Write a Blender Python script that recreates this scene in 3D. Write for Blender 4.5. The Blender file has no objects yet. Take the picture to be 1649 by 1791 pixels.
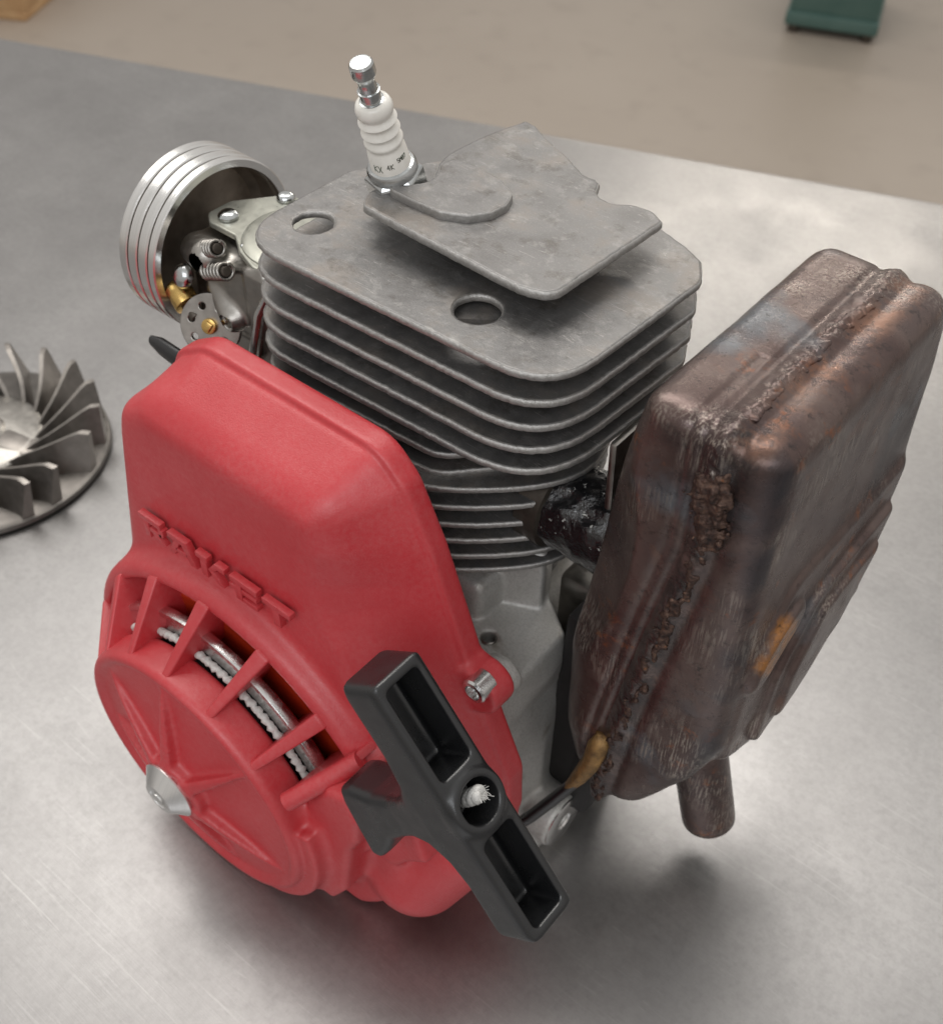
import bpy, bmesh, math, random
import numpy as np
from mathutils import Vector, Matrix, Euler
random.seed(7)
rng = np.random.default_rng(7)
scene = bpy.context.scene
S = 0.001                                   # everything below is written in millimetres

# ------------------------------------------------------------------ camera
cam_d = bpy.data.cameras.new('camera'); cam = bpy.data.objects.new('camera', cam_d)
scene.collection.objects.link(cam); scene.camera = cam
RW = [(0.76859, 0.639529, 0.016487), (0.463895, -0.539395, -0.702748), (-0.440535, 0.547774, -0.711247)]
CAM = Vector((190.018, -257.594, 461.576))
rt, dn, fw = [Vector(r) for r in RW]
M = Matrix((rt, -dn, -fw)).transposed().to_4x4(); M.translation = CAM * S
cam.matrix_world = M
cam_d.sensor_fit = 'HORIZONTAL'; cam_d.sensor_width = 36; cam_d.lens = 44.2
cam_d.clip_start = 0.01; cam_d.clip_end = 60
cam_d.dof.use_dof = True; cam_d.dof.focus_distance = 0.36; cam_d.dof.aperture_fstop = 20.0

# ------------------------------------------------------------------ world and lamps
w = bpy.data.worlds.new('World'); scene.world = w; w.use_nodes = True
nt = w.node_tree; nt.nodes.clear()
wo = nt.nodes.new('ShaderNodeOutputWorld'); bg = nt.nodes.new('ShaderNodeBackground')
tc = nt.nodes.new('ShaderNodeTexCoord'); sx = nt.nodes.new('ShaderNodeSeparateXYZ'); cr = nt.nodes.new('ShaderNodeValToRGB')
nt.links.new(tc.outputs['Generated'], sx.inputs[0]); nt.links.new(sx.outputs['Z'], cr.inputs[0])
cr.color_ramp.elements[0].position = 0.0; cr.color_ramp.elements[0].color = (0.50, 0.47, 0.445, 1)
cr.color_ramp.elements[1].position = 1.0; cr.color_ramp.elements[1].color = (0.78, 0.77, 0.75, 1)
nt.links.new(cr.outputs[0], bg.inputs[0]); bg.inputs[1].default_value = 0.93
nt.links.new(bg.outputs[0], wo.inputs[0])

def area(name, loc, target, sx_, sy_, power, col, spread=180):
    l = bpy.data.lights.new(name, 'AREA'); l.shape = 'RECTANGLE'; l.size = sx_; l.size_y = sy_
    l.energy = power; l.color = col; l.spread = math.radians(spread)
    o = bpy.data.objects.new(name, l); scene.collection.objects.link(o)
    o.location = loc; d = Vector(target) - Vector(loc)
    o.rotation_euler = d.to_track_quat('-Z', 'Y').to_euler(); return o
area('ceiling_or_fill_lamp', (-0.75, 0.75, 2.4), (0, 0, 0.1), 1.7, 0.8, 25, (1, 0.96, 0.91))
area('ceiling_or_fill_lamp', (-1.9, 0.25, 2.3), (0, 0, 0.1), 1.8, 0.8, 13, (1, 0.97, 0.93))
area('ceiling_or_fill_lamp', (0.9, -1.9, 2.0), (0, 0, 0.1), 2.2, 1.2, 24, (0.93, 0.96, 1))  # added soft fill from the front, lifts cover, handle and muffler
area('window_light', (-1.25, 3.3, 1.62), (-0.14, 0.5, 0), 1.3, 0.14, 15, (1, 0.93, 0.83))
scene.view_settings.view_transform = 'Standard'; scene.view_settings.look = 'None'
scene.view_settings.exposure = 0.0; scene.view_settings.gamma = 1.0
scene.render.film_transparent = False

# ------------------------------------------------------------------ materials
class NT:
    def __init__(s, name):
        s.m = bpy.data.materials.new(name); s.m.use_nodes = True; s.t = s.m.node_tree
        s.b = s.t.nodes['Principled BSDF']
        c = s.t.nodes.new('ShaderNodeTexCoord'); mp = s.t.nodes.new('ShaderNodeMapping')
        mp.inputs['Scale'].default_value = (1000, 1000, 1000)       # object space in mm
        s.t.links.new(c.outputs['Object'], mp.inputs[0]); s.co = mp.outputs[0]
    def set(s, **k):
        for a, v in k.items():
            n = {'metal': 'Metallic', 'rough': 'Roughness', 'col': 'Base Color', 'sss': 'Subsurface Weight', 'spec': 'Specular IOR Level',
                 'coat': 'Coat Weight', 'coatr': 'Coat Roughness', 'ani': 'Anisotropic'}[a]
            if hasattr(v, 'node'): s.t.links.new(v, s.b.inputs[n])
            else: s.b.inputs[n].default_value = (*v, 1) if n == 'Base Color' else v
        return s
    def map(s, scale, rot=(0, 0, 0)):
        mp = s.t.nodes.new('ShaderNodeMapping'); mp.inputs['Scale'].default_value = scale; mp.inputs['Rotation'].default_value = rot
        s.t.links.new(s.co, mp.inputs[0]); return mp.outputs[0]
    def noise(s, scale, detail=4, rough=.55, co=None, dist=0):
        n = s.t.nodes.new('ShaderNodeTexNoise'); n.inputs['Scale'].default_value = scale; n.inputs['Detail'].default_value = detail
        n.inputs['Roughness'].default_value = rough; n.inputs['Distortion'].default_value = dist
        s.t.links.new(co or s.co, n.inputs['Vector']); return n.outputs['Fac']
    def vor(s, scale, co=None, feature='F1'):
        n = s.t.nodes.new('ShaderNodeTexVoronoi'); n.inputs['Scale'].default_value = scale; n.feature = feature
        s.t.links.new(co or s.co, n.inputs['Vector']); return n.outputs['Distance']
    def ramp(s, fac, stops):
        r = s.t.nodes.new('ShaderNodeValToRGB'); e = r.color_ramp.elements
        while len(e) < len(stops): e.new(0.5)
        for i, (p, c) in enumerate(stops):
            e[i].position = p; e[i].color = (*c, 1) if isinstance(c, tuple) else (c, c, c, 1)
        s.t.links.new(fac, r.inputs[0]); return r.outputs[0]
    def mix(s, fac, a, b, mode='MIX'):
        n = s.t.nodes.new('ShaderNodeMix'); n.data_type = 'RGBA'; n.blend_type = mode
        for i, v in ((0, fac), (6, a), (7, b)):
            if hasattr(v, 'node'): s.t.links.new(v, n.inputs[i])
            else: n.inputs[i].default_value = v if i == 0 else ((*v, 1) if isinstance(v, tuple) else (v, v, v, 1))
        return n.outputs[2]
    def math(s, op, a, b=0.0):
        n = s.t.nodes.new('ShaderNodeMath'); n.operation = op
        for i, v in enumerate((a, b)):
            if hasattr(v, 'node'): s.t.links.new(v, n.inputs[i])
            else: n.inputs[i].default_value = v
        return n.outputs[0]
    def geo(s, what='Pointiness'):
        return s.t.nodes.new('ShaderNodeNewGeometry').outputs[what]
    def pos(s, ax):
        x = s.t.nodes.new('ShaderNodeSeparateXYZ'); s.t.links.new(s.co, x.inputs[0]); return x.outputs[ax]
    def bump(s, h, dist=0.1, strength=1.0):
        n = s.t.nodes.new('ShaderNodeBump'); n.inputs['Strength'].default_value = strength; n.inputs['Distance'].default_value = dist * S
        s.t.links.new(h, n.inputs['Height'])
        if s.b.inputs['Normal'].is_linked: s.t.links.new(s.b.inputs['Normal'].links[0].from_socket, n.inputs['Normal'])
        s.t.links.new(n.outputs[0], s.b.inputs['Normal']); return s

def scratches(n, count=3, sc=0.5, thin=0.02):
    """thin bright lines running in a few directions"""
    out = None
    for i in range(count):
        a = [0.5, 1.3, -0.65, 2.3][i]
        co = n.map((sc * 0.05, sc, sc * 0.3), (0.2 * i, 0.1, a))
        f = n.noise(1.0, 2, .5, co)
        l = n.ramp(n.math('ABSOLUTE', n.math('SUBTRACT', f, 0.5)), [(0, 1.0), (thin, 0.0)])
        msk = n.ramp(n.noise(0.045 + 0.02 * i, 3), [(0.54, 0.0), (0.62, 1.0)])
        l = n.mix(1.0, l, msk, 'MULTIPLY')
        out = l if out is None else n.mix(1.0, out, l, 'ADD')
    return out

def mat_fin():
    n = NT('blasted_aluminium')
    c = n.ramp(n.noise(0.05, 8, .66), [(0.32, (0.185, 0.179, 0.175)), (0.5, (0.235, 0.230, 0.226)), (0.66, (0.275, 0.252, 0.232))])
    c = n.mix(n.ramp(n.noise(0.16, 6, .7), [(0.54, 0.0), (0.66, 0.4)]), c, (0.40, 0.39, 0.375))
    c = n.mix(n.ramp(n.noise(0.11, 6, .7), [(0.33, 0.6), (0.45, 0.0)]), c, (0.13, 0.118, 0.105))
    c = n.mix(n.ramp(n.noise(1.3, 3, .7), [(0.55, 0.0), (0.75, 0.35)]), c, (0.42, 0.41, 0.39))
    scr = scratches(n, 4, 0.32, 0.004)
    c = n.mix(n.math('MULTIPLY', scr, 0.55), c, (0.6, 0.58, 0.55))
    n.set(col=c, metal=0.8, rough=n.ramp(n.noise(0.2, 6, .7), [(0.3, 0.40), (0.7, 0.60)]))
    n.bump(n.noise(2.2, 3, .6), 0.07).bump(n.noise(0.5, 4, .6), 0.10, 0.7).bump(n.noise(0.12, 3), 0.5, 0.5)
    return n.m
def mat_red():
    n = NT('red_plastic')
    c = n.ramp(n.noise(0.03, 4), [(0.3, (0.48, 0.026, 0.034)), (0.7, (0.54, 0.036, 0.046))])
    dust = n.mix(1.0, n.ramp(n.noise(0.03, 3, .5), [(0.35, 0.35), (0.7, 1.0)]), n.ramp(n.noise(0.55, 5, .7), [(0.35, 0.0), (0.75, 0.22)]), 'MULTIPLY')
    c = n.mix(dust, c, (0.60, 0.27, 0.26))
    speck = n.ramp(n.vor(0.35), [(0.0, 0.7), (0.035, 0.0)])
    speck = n.mix(1.0, speck, n.ramp(n.noise(0.07), [(0.5, 0.0), (0.6, 1.0)]), 'MULTIPLY')
    c = n.mix(speck, c, (0.8, 0.55, 0.5))
    n.set(col=c, rough=n.ramp(n.noise(0.6, 4), [(0.3, 0.33), (0.7, 0.45)]), spec=0.7)
    n.bump(n.noise(1.7, 4, .65), 0.10).bump(n.noise(0.05, 3), 0.4, 0.3)
    return n.m
def mat_metal(name, col, rough, nz=0.06, metal=1.0, bump=0.05, bs=1.5):
    n = NT(name)
    d = tuple(x * (1 - nz * 3) for x in col)
    c = n.ramp(n.noise(0.15, 5, .6), [(0.3, d), (0.7, col)])
    n.set(col=c, metal=metal, rough=n.ramp(n.noise(0.3, 4), [(0.3, max(0.03, rough - .07)), (0.7, rough + .08)]))
    n.bump(n.noise(bs, 4, .6), bump)
    return n.m
def mat_turned():
    n = NT('turned_aluminium')
    co = n.map((3.2, .02, .02))
    c = n.ramp(n.noise(1.0, 3, .6, co), [(0.3, (0.76, 0.76, 0.75)), (0.7, (0.9, 0.89, 0.87))])
    n.set(col=c, metal=1.0, rough=0.24); n.bump(n.noise(1.0, 3, .6, co), 0.06); return n.m
def mat_rust():
    n = NT('heat_tinted_steel')
    big = n.noise(0.022, 6, .6, dist=.4)
    c = n.ramp(big, [(0.30, (0.05, 0.034, 0.034)), (0.42, (0.098, 0.062, 0.055)), (0.52, (0.140, 0.098, 0.086)),
                     (0.60, (0.115, 0.082, 0.075)), (0.72, (0.20, 0.105, 0.072))])
    # blue-grey tempering patches
    c = n.mix(n.ramp(n.noise(0.034, 4, .5, dist=.3), [(0.60, 0.0), (0.72, 0.65)]), c, (0.14, 0.17, 0.195))
    # pale ground streaks
    st = n.noise(1.0, 4, .6, n.map((1.3, 1.0, 0.10), (0, 0.25, 0)))
    sm = n.ramp(n.noise(0.03, 3), [(0.50, 0.0), (0.64, 1.0)])
    c = n.mix(n.mix(1.0, n.ramp(st, [(0.50, 0.0), (0.58, 0.85)]), sm, 'MULTIPLY'), c, (0.33, 0.28, 0.24))
    # fresh orange rust, strongest along the weld on top and in cracks
    rr = n.ramp(n.noise(0.10, 6, .7), [(0.56, 0.0), (0.66, 0.8)])
    c = n.mix(n.mix(1.0, rr, n.ramp(n.noise(0.028, 3, .5), [(0.50, 0.0), (0.62, 1.0)]), 'MULTIPLY'), c, (0.30, 0.10, 0.032))
    # soot around the weld line plus shading painted into the outer front crease, brighter bare scale on the top
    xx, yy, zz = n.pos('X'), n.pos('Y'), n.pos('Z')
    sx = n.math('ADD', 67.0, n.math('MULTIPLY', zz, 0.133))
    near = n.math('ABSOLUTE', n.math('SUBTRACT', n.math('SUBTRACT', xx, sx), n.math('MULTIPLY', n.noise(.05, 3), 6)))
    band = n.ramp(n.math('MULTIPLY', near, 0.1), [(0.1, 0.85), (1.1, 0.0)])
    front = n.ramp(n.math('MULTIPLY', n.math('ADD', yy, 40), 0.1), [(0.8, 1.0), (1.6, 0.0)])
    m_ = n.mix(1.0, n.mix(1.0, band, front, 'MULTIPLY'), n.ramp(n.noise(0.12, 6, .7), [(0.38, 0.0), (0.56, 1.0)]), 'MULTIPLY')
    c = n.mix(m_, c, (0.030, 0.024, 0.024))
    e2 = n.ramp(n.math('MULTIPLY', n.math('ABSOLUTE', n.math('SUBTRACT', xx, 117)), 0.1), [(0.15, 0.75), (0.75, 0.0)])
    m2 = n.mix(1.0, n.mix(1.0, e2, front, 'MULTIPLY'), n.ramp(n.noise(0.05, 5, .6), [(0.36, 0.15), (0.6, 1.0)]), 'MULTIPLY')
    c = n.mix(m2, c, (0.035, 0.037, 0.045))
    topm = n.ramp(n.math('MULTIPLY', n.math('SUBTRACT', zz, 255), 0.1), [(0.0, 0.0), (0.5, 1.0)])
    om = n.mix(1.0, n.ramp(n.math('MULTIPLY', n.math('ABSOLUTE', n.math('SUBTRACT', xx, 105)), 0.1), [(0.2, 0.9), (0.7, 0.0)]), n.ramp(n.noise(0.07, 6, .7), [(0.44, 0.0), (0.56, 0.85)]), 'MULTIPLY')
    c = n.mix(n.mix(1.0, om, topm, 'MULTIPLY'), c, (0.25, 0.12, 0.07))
    ov = n.math('ADD', n.math('ABSOLUTE', n.math('ADD', yy, 16)), n.math('ABSOLUTE', n.math('SUBTRACT', zz, 170)))
    ovm = n.mix(1.0, n.ramp(n.math('MULTIPLY', n.math('ADD', ov, n.math('MULTIPLY', n.noise(.12, 4), 14)), 0.03), [(0.55, 1.0), (0.68, 0.0)]), n.ramp(n.math('MULTIPLY', n.math('SUBTRACT', xx, 118), 0.2), [(0.2, 0.0), (0.5, 0.9)]), 'MULTIPLY')
    c = n.mix(n.mix(1.0, ovm, n.ramp(n.noise(0.2, 4, .6), [(0.35, 0.15), (0.55, 1.0)]), 'MULTIPLY'), c, (0.42, 0.18, 0.05))
    # soot and scale
    c = n.mix(n.ramp(n.noise(0.3, 6, .72), [(0.55, 0.0), (0.7, 0.7)]), c, (0.022, 0.018, 0.018))
    n.set(col=c, metal=0.55, rough=n.ramp(n.noise(0.07, 5, .6), [(0.3, 0.17), (0.7, 0.34)]), spec=.7)
    n.bump(n.noise(0.8, 6, .7), 0.12).bump(n.noise(0.09, 4), 0.5, 0.4)
    return n.m
def mat_weld():
    n = NT('weld_bead')
    c = n.ramp(n.noise(0.35, 5, .7), [(0.32, (0.02, 0.017, 0.017)), (0.5, (0.085, 0.05, 0.04)), (0.62, (0.16, 0.10, 0.075)), (0.72, (0.3, 0.12, 0.05))])
    n.set(col=c, metal=0.6, rough=0.45); n.bump(n.noise(0.9, 5, .7), 0.5); return n.m
def mat_black():
    n = NT('black_plastic')
    n.set(col=(0.011, 0.0115, 0.0125), rough=n.ramp(n.noise(0.12, 5), [(0.3, 0.24), (0.7, 0.38)]), spec=0.75)
    n.bump(n.noise(3.0, 3, .6), 0.045); return n.m
def mat_cast():
    n = NT('cast_aluminium')
    c = n.ramp(n.noise(0.05, 6, .6), [(0.3, (0.50, 0.49, 0.465)), (0.7, (0.66, 0.65, 0.625))])
    c = n.mix(n.ramp(n.noise(0.08, 4, .6), [(0.62, 0.0), (0.75, 0.6)]), c, (0.22, 0.17, 0.11))
    c = n.mix(n.ramp(n.noise(0.9, 5, .7), [(0.45, 0.0), (0.7, 0.45)]), c, (0.30, 0.29, 0.275))
    n.set(col=c, metal=0.55, rough=n.ramp(n.noise(0.15, 5, .6), [(0.3, 0.36), (0.7, 0.55)])); n.bump(n.noise(1.4, 4, .65), 0.22); return n.m
def mat_table():
    n = NT('stainless_steel_sheet')
    cl = n.noise(0.010, 6, .6); fine = n.noise(0.35, 5, .65)
    c = n.ramp(cl, [(0.3, (0.315, 0.306, 0.302)), (0.7, (0.375, 0.366, 0.360))])
    c = n.mix(n.ramp(fine, [(0.4, 0.0), (0.7, 0.6)]), c, (0.27, 0.262, 0.258))
    c = n.mix(n.ramp(n.noise(0.02, 5, .6), [(0.6, 0.0), (0.75, 0.3)]), c, (0.25, 0.242, 0.238))
    # long scattered scratches
    s_all = None
    for i, a in enumerate((0.3, 1.1, -0.8, 2.0)):
        co = n.map((0.006, 0.30, 1), (0, 0, a))
        f = n.noise(1.0, 1, .5, co)
        l = n.ramp(n.math('ABSOLUTE', n.math('SUBTRACT', f, 0.5)), [(0, 1.0), (0.006, 0.0)])
        l = n.mix(1.0, l, n.ramp(n.noise(0.013 + .004 * i, 2), [(0.5, 0.0), (0.6, 0.8)]), 'MULTIPLY')
        s_all = l if s_all is None else n.mix(1.0, s_all, l, 'ADD')
    c = n.mix(n.math('MULTIPLY', s_all, 0.22), c, (0.55, 0.54, 0.53))
    brush = n.noise(1.0, 4, .6, n.map((0.02, 1.2, 1), (0, 0, 0.37)))
    r = n.math('ADD', n.ramp(n.noise(0.018, 6, .62), [(0.3, 0.31), (0.7, 0.42)]), n.math('MULTIPLY', brush, 0.08))
    n.set(col=c, metal=1.0, rough=r)
    n.bump(brush, 0.03).bump(n.noise(0.006, 3, .5), 0.7, 0.4).bump(s_all, 0.03, 0.3)
    return n.m
def mat_floor():
    n = NT('beige_floor_coating'); n.t.nodes['Mapping'].inputs['Scale'].default_value = (10, 10, 10)
    c = n.ramp(n.noise(0.08, 5, .6), [(0.3, (0.345, 0.290, 0.240)), (0.7, (0.40, 0.345, 0.29))])
    c = n.mix(n.ramp(n.noise(1.2, 5), [(0.55, 0.0), (0.8, 0.3)]), c, (0.24, 0.20, 0.165))
    n.set(col=c, rough=0.45); return n.m
def mat_simple(name, a, b, rough, ns=0.2, metal=0, bump=0.1, bs=1.0):
    n = NT(name)
    n.set(col=n.ramp(n.noise(ns, 5, .6), [(0.3, a), (0.7, b)]), rough=rough, metal=metal); n.bump(n.noise(bs, 4), bump); return n.m
def mat_goo():
    n = NT('black_sealant')
    c = n.ramp(n.noise(0.5, 4, .7), [(0.62, (0.008, 0.008, 0.009)), (0.66, (0.5, 0.5, 0.47))])
    n.set(col=n.mix(n.ramp(n.noise(.12, 2), [(.5, 0.), (.56, 1.)]), (0.008, 0.008, 0.009), c), rough=0.12, spec=.7, coat=.6, coatr=.06)
    n.bump(n.noise(0.4, 4, .6), 0.7); return n.m

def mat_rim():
    n = NT('rubbed_highlit_rim')
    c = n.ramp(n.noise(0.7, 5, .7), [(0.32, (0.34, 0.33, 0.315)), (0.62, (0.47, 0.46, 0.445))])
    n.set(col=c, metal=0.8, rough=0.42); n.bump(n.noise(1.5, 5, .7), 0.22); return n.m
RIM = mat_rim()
FIN, RED, RUST, BLK, CAST, WELD = mat_fin(), mat_red(), mat_rust(), mat_black(), mat_cast(), mat_weld()
ALU = mat_metal('polished_aluminium', (0.78, 0.78, 0.77), 0.22); TURN = mat_turned()
ZINC = mat_metal('zinc_plate', (0.62, 0.64, 0.64), 0.16, .08); STEEL = mat_metal('dull_steel', (0.42, 0.40, 0.37), 0.36, .1)
DARK = mat_metal('oily_dark_metal', (0.10, 0.085, 0.07), 0.4, .1, .7); BRASS = mat_metal('brass', (0.72, 0.48, 0.17), 0.25, .08)
BOWL = mat_metal('dirty_inner_metal', (0.46, 0.39, 0.32), 0.38, .12, .8)
PLATE = mat_metal('dull_plate_metal', (0.47, 0.47, 0.41), 0.34, .04, .7)
DARKFLY = mat_metal('dark_cast_metal', (0.20, 0.185, 0.17), 0.4, .12, .8)
FLY = mat_metal('cast_fan_metal', (0.32, 0.295, 0.27), 0.36, .1, .85)
CER = mat_simple('white_ceramic', (0.70, 0.675, 0.62), (0.80, 0.78, 0.73), 0.28, .2, 0, .02)
ROPE = mat_simple('white_rope', (0.46, 0.45, 0.43), (0.68, 0.67, 0.64), 0.55, .8, 0, .3)
INK = mat_simple('green_black_ink', (0.05, 0.10, 0.05), (0.09, 0.08, 0.07), 0.5)
ORANGE = mat_simple('orange_enamel', (0.50, 0.035, 0.01), (0.62, 0.055, 0.015), 0.3, .1, .3, .02)
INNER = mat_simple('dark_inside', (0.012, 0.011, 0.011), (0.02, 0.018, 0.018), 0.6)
OCHRE = mat_simple('ochre_scale', (0.10, 0.06, 0.03), (0.40, 0.23, 0.08), 0.45, .22, .5, .4, .8)
WOOD = mat_simple('raw_pine', (0.42, 0.24, 0.11), (0.55, 0.36, 0.19), 0.7, .02, 0, .4, .1)
GREEN = mat_simple('green_paint', (0.055, 0.115, 0.10), (0.085, 0.15, 0.132), 0.42, .012, 0, .1, .05)
GOO = mat_goo(); TABLE = mat_table(); FLOOR = mat_floor()

# ------------------------------------------------------------------ object helpers
C = scene.collection
def link(name, me, parent=None, mat=None):
    o = bpy.data.objects.new(name, me); C.objects.link(o)
    if parent is not None: o.parent = parent
    if mat is not None: me.materials.append(mat)
    return o
def thing(name, label, cat, loc=(0, 0, 0), rz=0):
    o = bpy.data.objects.new(name, None); C.objects.link(o); o.location = Vector(loc) * S; o.rotation_euler = (0, 0, rz)
    o.empty_display_size = .02; o['label'] = label; o['category'] = cat; return o
def from_bm(name, bm, mat, parent=None, smooth=True, angle=35):
    bmesh.ops.recalc_face_normals(bm, faces=bm.faces[:])
    for v in bm.verts: v.co *= S
    me = bpy.data.meshes.new(name); bm.to_mesh(me); bm.free()
    if smooth:
        me.polygons.foreach_set('use_smooth', [True] * len(me.polygons)); me.set_sharp_from_angle(angle=math.radians(angle))
    return link(name, me, parent, mat)
def frame(axis):
    a = Vector(axis).normalized(); u = a.orthogonal().normalized(); return a, u, a.cross(u)
def add_lathe(bm, origin, axis, prof, seg=48, caps=True):
    """prof: list of (distance along axis, radius)"""
    o = Vector(origin); a, u, v = frame(axis); rings = []
    for (h, r) in prof:
        if r < 1e-6: rings.append([bm.verts.new(o + a * h)]); continue
        rings.append([bm.verts.new(o + a * h + (u * math.cos(t) + v * math.sin(t)) * r) for t in (2 * math.pi * i / seg for i in range(seg))])
    for A, B in zip(rings, rings[1:]):
        for i in range(seg):
            j = (i + 1) % seg
            if len(A) == 1 and len(B) == 1: continue
            if len(A) == 1: bm.faces.new((A[0], B[i], B[j]))
            elif len(B) == 1: bm.faces.new((A[i], A[j], B[0]))
            else: bm.faces.new((A[i], A[j], B[j], B[i]))
    if caps:
        for Rg in (rings[0], rings[-1]):
            if len(Rg) > 2: bm.faces.new(Rg)
    return bm
def cyl(bm, p0, p1, r, seg=32, bev=0.4, r1=None):
    p0, p1 = Vector(p0), Vector(p1); L = (p1 - p0).length; r1 = r if r1 is None else r1
    b = min(bev, r * .4, L * .3)
    return add_lathe(bm, p0, p1 - p0, [(0, r - b), (b * .3, r - b * .3), (b, r), (L - b, r1), (L - b * .3, r1 - b * .3), (L, r1 - b)], seg)
def tube(bm, pts, r, seg=12, caps=True):
    pts = [Vector(p) for p in pts]; rings = []; u = None
    for i, p in enumerate(pts):
        t = (pts[min(i + 1, len(pts) - 1)] - pts[max(i - 1, 0)]).normalized()
        if u is None: u = t.orthogonal().normalized()
        u = (u - t * u.dot(t)).normalized(); v = t.cross(u); rr = r[i] if isinstance(r, (list, tuple)) else r
        rings.append([bm.verts.new(p + (u * math.cos(a) + v * math.sin(a)) * rr) for a in (2 * math.pi * k / seg for k in range(seg))])
    for A, B in zip(rings, rings[1:]):
        for i in range(seg): bm.faces.new((A[i], A[(i + 1) % seg], B[(i + 1) % seg], B[i]))
    if caps: bm.faces.new(rings[0]); bm.faces.new(rings[-1])
    return bm
def add_box(bm, c, size, rot=(0, 0, 0), bev=0.5, seg=2):
    t = bmesh.new(); bmesh.ops.create_cube(t, size=1)
    for v in t.verts: v.co = Vector((v.co.x * size[0], v.co.y * size[1], v.co.z * size[2]))
    if bev: bmesh.ops.bevel(t, geom=t.edges[:], offset=bev, segments=seg, affect='EDGES', profile=.5)
    mm = Euler(rot).to_matrix().to_4x4(); mm.translation = Vector(c); t.transform(mm)
    me = bpy.data.meshes.new('tmp'); t.to_mesh(me); t.free(); bm.from_mesh(me); bpy.data.meshes.remove(me); return bm
def add_prism(bm, pts, off, bev=0.0):
    """polygon pts (3D) pushed along off"""
    t = bmesh.new(); off = Vector(off)
    a = [t.verts.new(p) for p in pts]; b = [t.verts.new(Vector(p) + off) for p in pts]
    t.faces.new(a); t.faces.new(b[::-1])
    for i in range(len(a)): j = (i + 1) % len(a); t.faces.new((a[i], b[i], b[j], a[j]))
    bmesh.ops.recalc_face_normals(t, faces=t.faces[:])
    if bev: bmesh.ops.bevel(t, geom=t.edges[:], offset=bev, segments=2, affect='EDGES', profile=.5)
    me = bpy.data.meshes.new('tmp'); t.to_mesh(me); t.free(); bm.from_mesh(me); bpy.data.meshes.remove(me); return bm
def round_poly(pts, rad, n=7):
    """fillet the corners of a 2D polygon"""
    out = []; N = len(pts)
    for i in range(N):
        p0, p1, p2 = [Vector(pts[k % N]) for k in (i - 1, i, i + 1)]
        r = rad[i] if isinstance(rad, (list, tuple)) else rad
        a = (p0 - p1); b = (p2 - p1); la, lb = a.length, b.length; a.normalize(); b.normalize()
        ang = a.angle(b)
        if ang > 3.1 or r <= 0.01: out.append(tuple(p1)); continue
        d = min(r / math.tan(ang / 2), la * .48, lb * .48)
        A, B = p1 + a * d, p1 + b * d
        for k in range(n + 1):
            t = k / n; out.append(tuple(A * (1 - t) ** 2 + p1 * 2 * t * (1 - t) + B * t * t))
    return out
def resample(p, step):
    p = np.array(p + [p[0]], 'f'); d = np.r_[0, np.cumsum(np.linalg.norm(np.diff(p, axis=0), axis=1))]
    n = max(12, int(d[-1] / step)); t = np.arange(n) * d[-1] / n
    return list(zip(np.interp(t, d, p[:, 0]).tolist(), np.interp(t, d, p[:, 1]).tolist()))
def slab(name, outline, z0, z1, bevel, mat, parent, holes=(), wob=0.0):
    """flat plate with rounded edges and real holes, via a filled 2D curve"""
    cu = bpy.data.curves.new(name, 'CURVE'); cu.dimensions = '2D'; cu.fill_mode = 'BOTH'
    cu.extrude = (z1 - z0) / 2 - bevel; cu.bevel_depth = bevel; cu.bevel_resolution = 2; cu.offset = -bevel
    def spl(p):
        s = cu.splines.new('POLY'); s.points.add(len(p) - 1); s.use_cyclic_u = True
        for i, (x, y) in enumerate(p):
            if wob: x += rng.normal(0, wob); y += rng.normal(0, wob)
            s.points[i].co = (x, y, 0, 1)
    ar = sum(outline[i - 1][0] * outline[i][1] - outline[i][0] * outline[i - 1][1] for i in range(len(outline)))
    outline = resample(outline if ar > 0 else outline[::-1], 1.3 if wob else 0.8)
    spl(outline)
    for (hx, hy, hr) in holes: spl([(hx + hr * math.cos(-a), hy + hr * math.sin(-a)) for a in (2 * math.pi * k / 36 for k in range(36))])
    t = bpy.data.objects.new('tmp', cu); C.objects.link(t)
    dg = bpy.context.evaluated_depsgraph_get(); me = bpy.data.meshes.new_from_object(t.evaluated_get(dg))
    bpy.data.objects.remove(t); bpy.data.curves.remove(cu)
    v = np.empty(len(me.vertices) * 3, 'f'); me.vertices.foreach_get('co', v); v[2::3] += (z0 + z1) / 2; v *= S; me.vertices.foreach_set('co', v)
    me.name = name; me.polygons.foreach_set('use_smooth', [True] * len(me.polygons)); me.set_sharp_from_angle(angle=math.radians(50))
    me.materials.clear(); o = link(name, me, parent, mat)
    if mat is FIN:                                   # rims rubbed bare, with bright edge highlight painted into their colour
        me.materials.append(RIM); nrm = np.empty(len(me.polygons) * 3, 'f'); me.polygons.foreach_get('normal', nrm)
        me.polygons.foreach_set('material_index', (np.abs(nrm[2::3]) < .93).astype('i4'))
    return o

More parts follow.
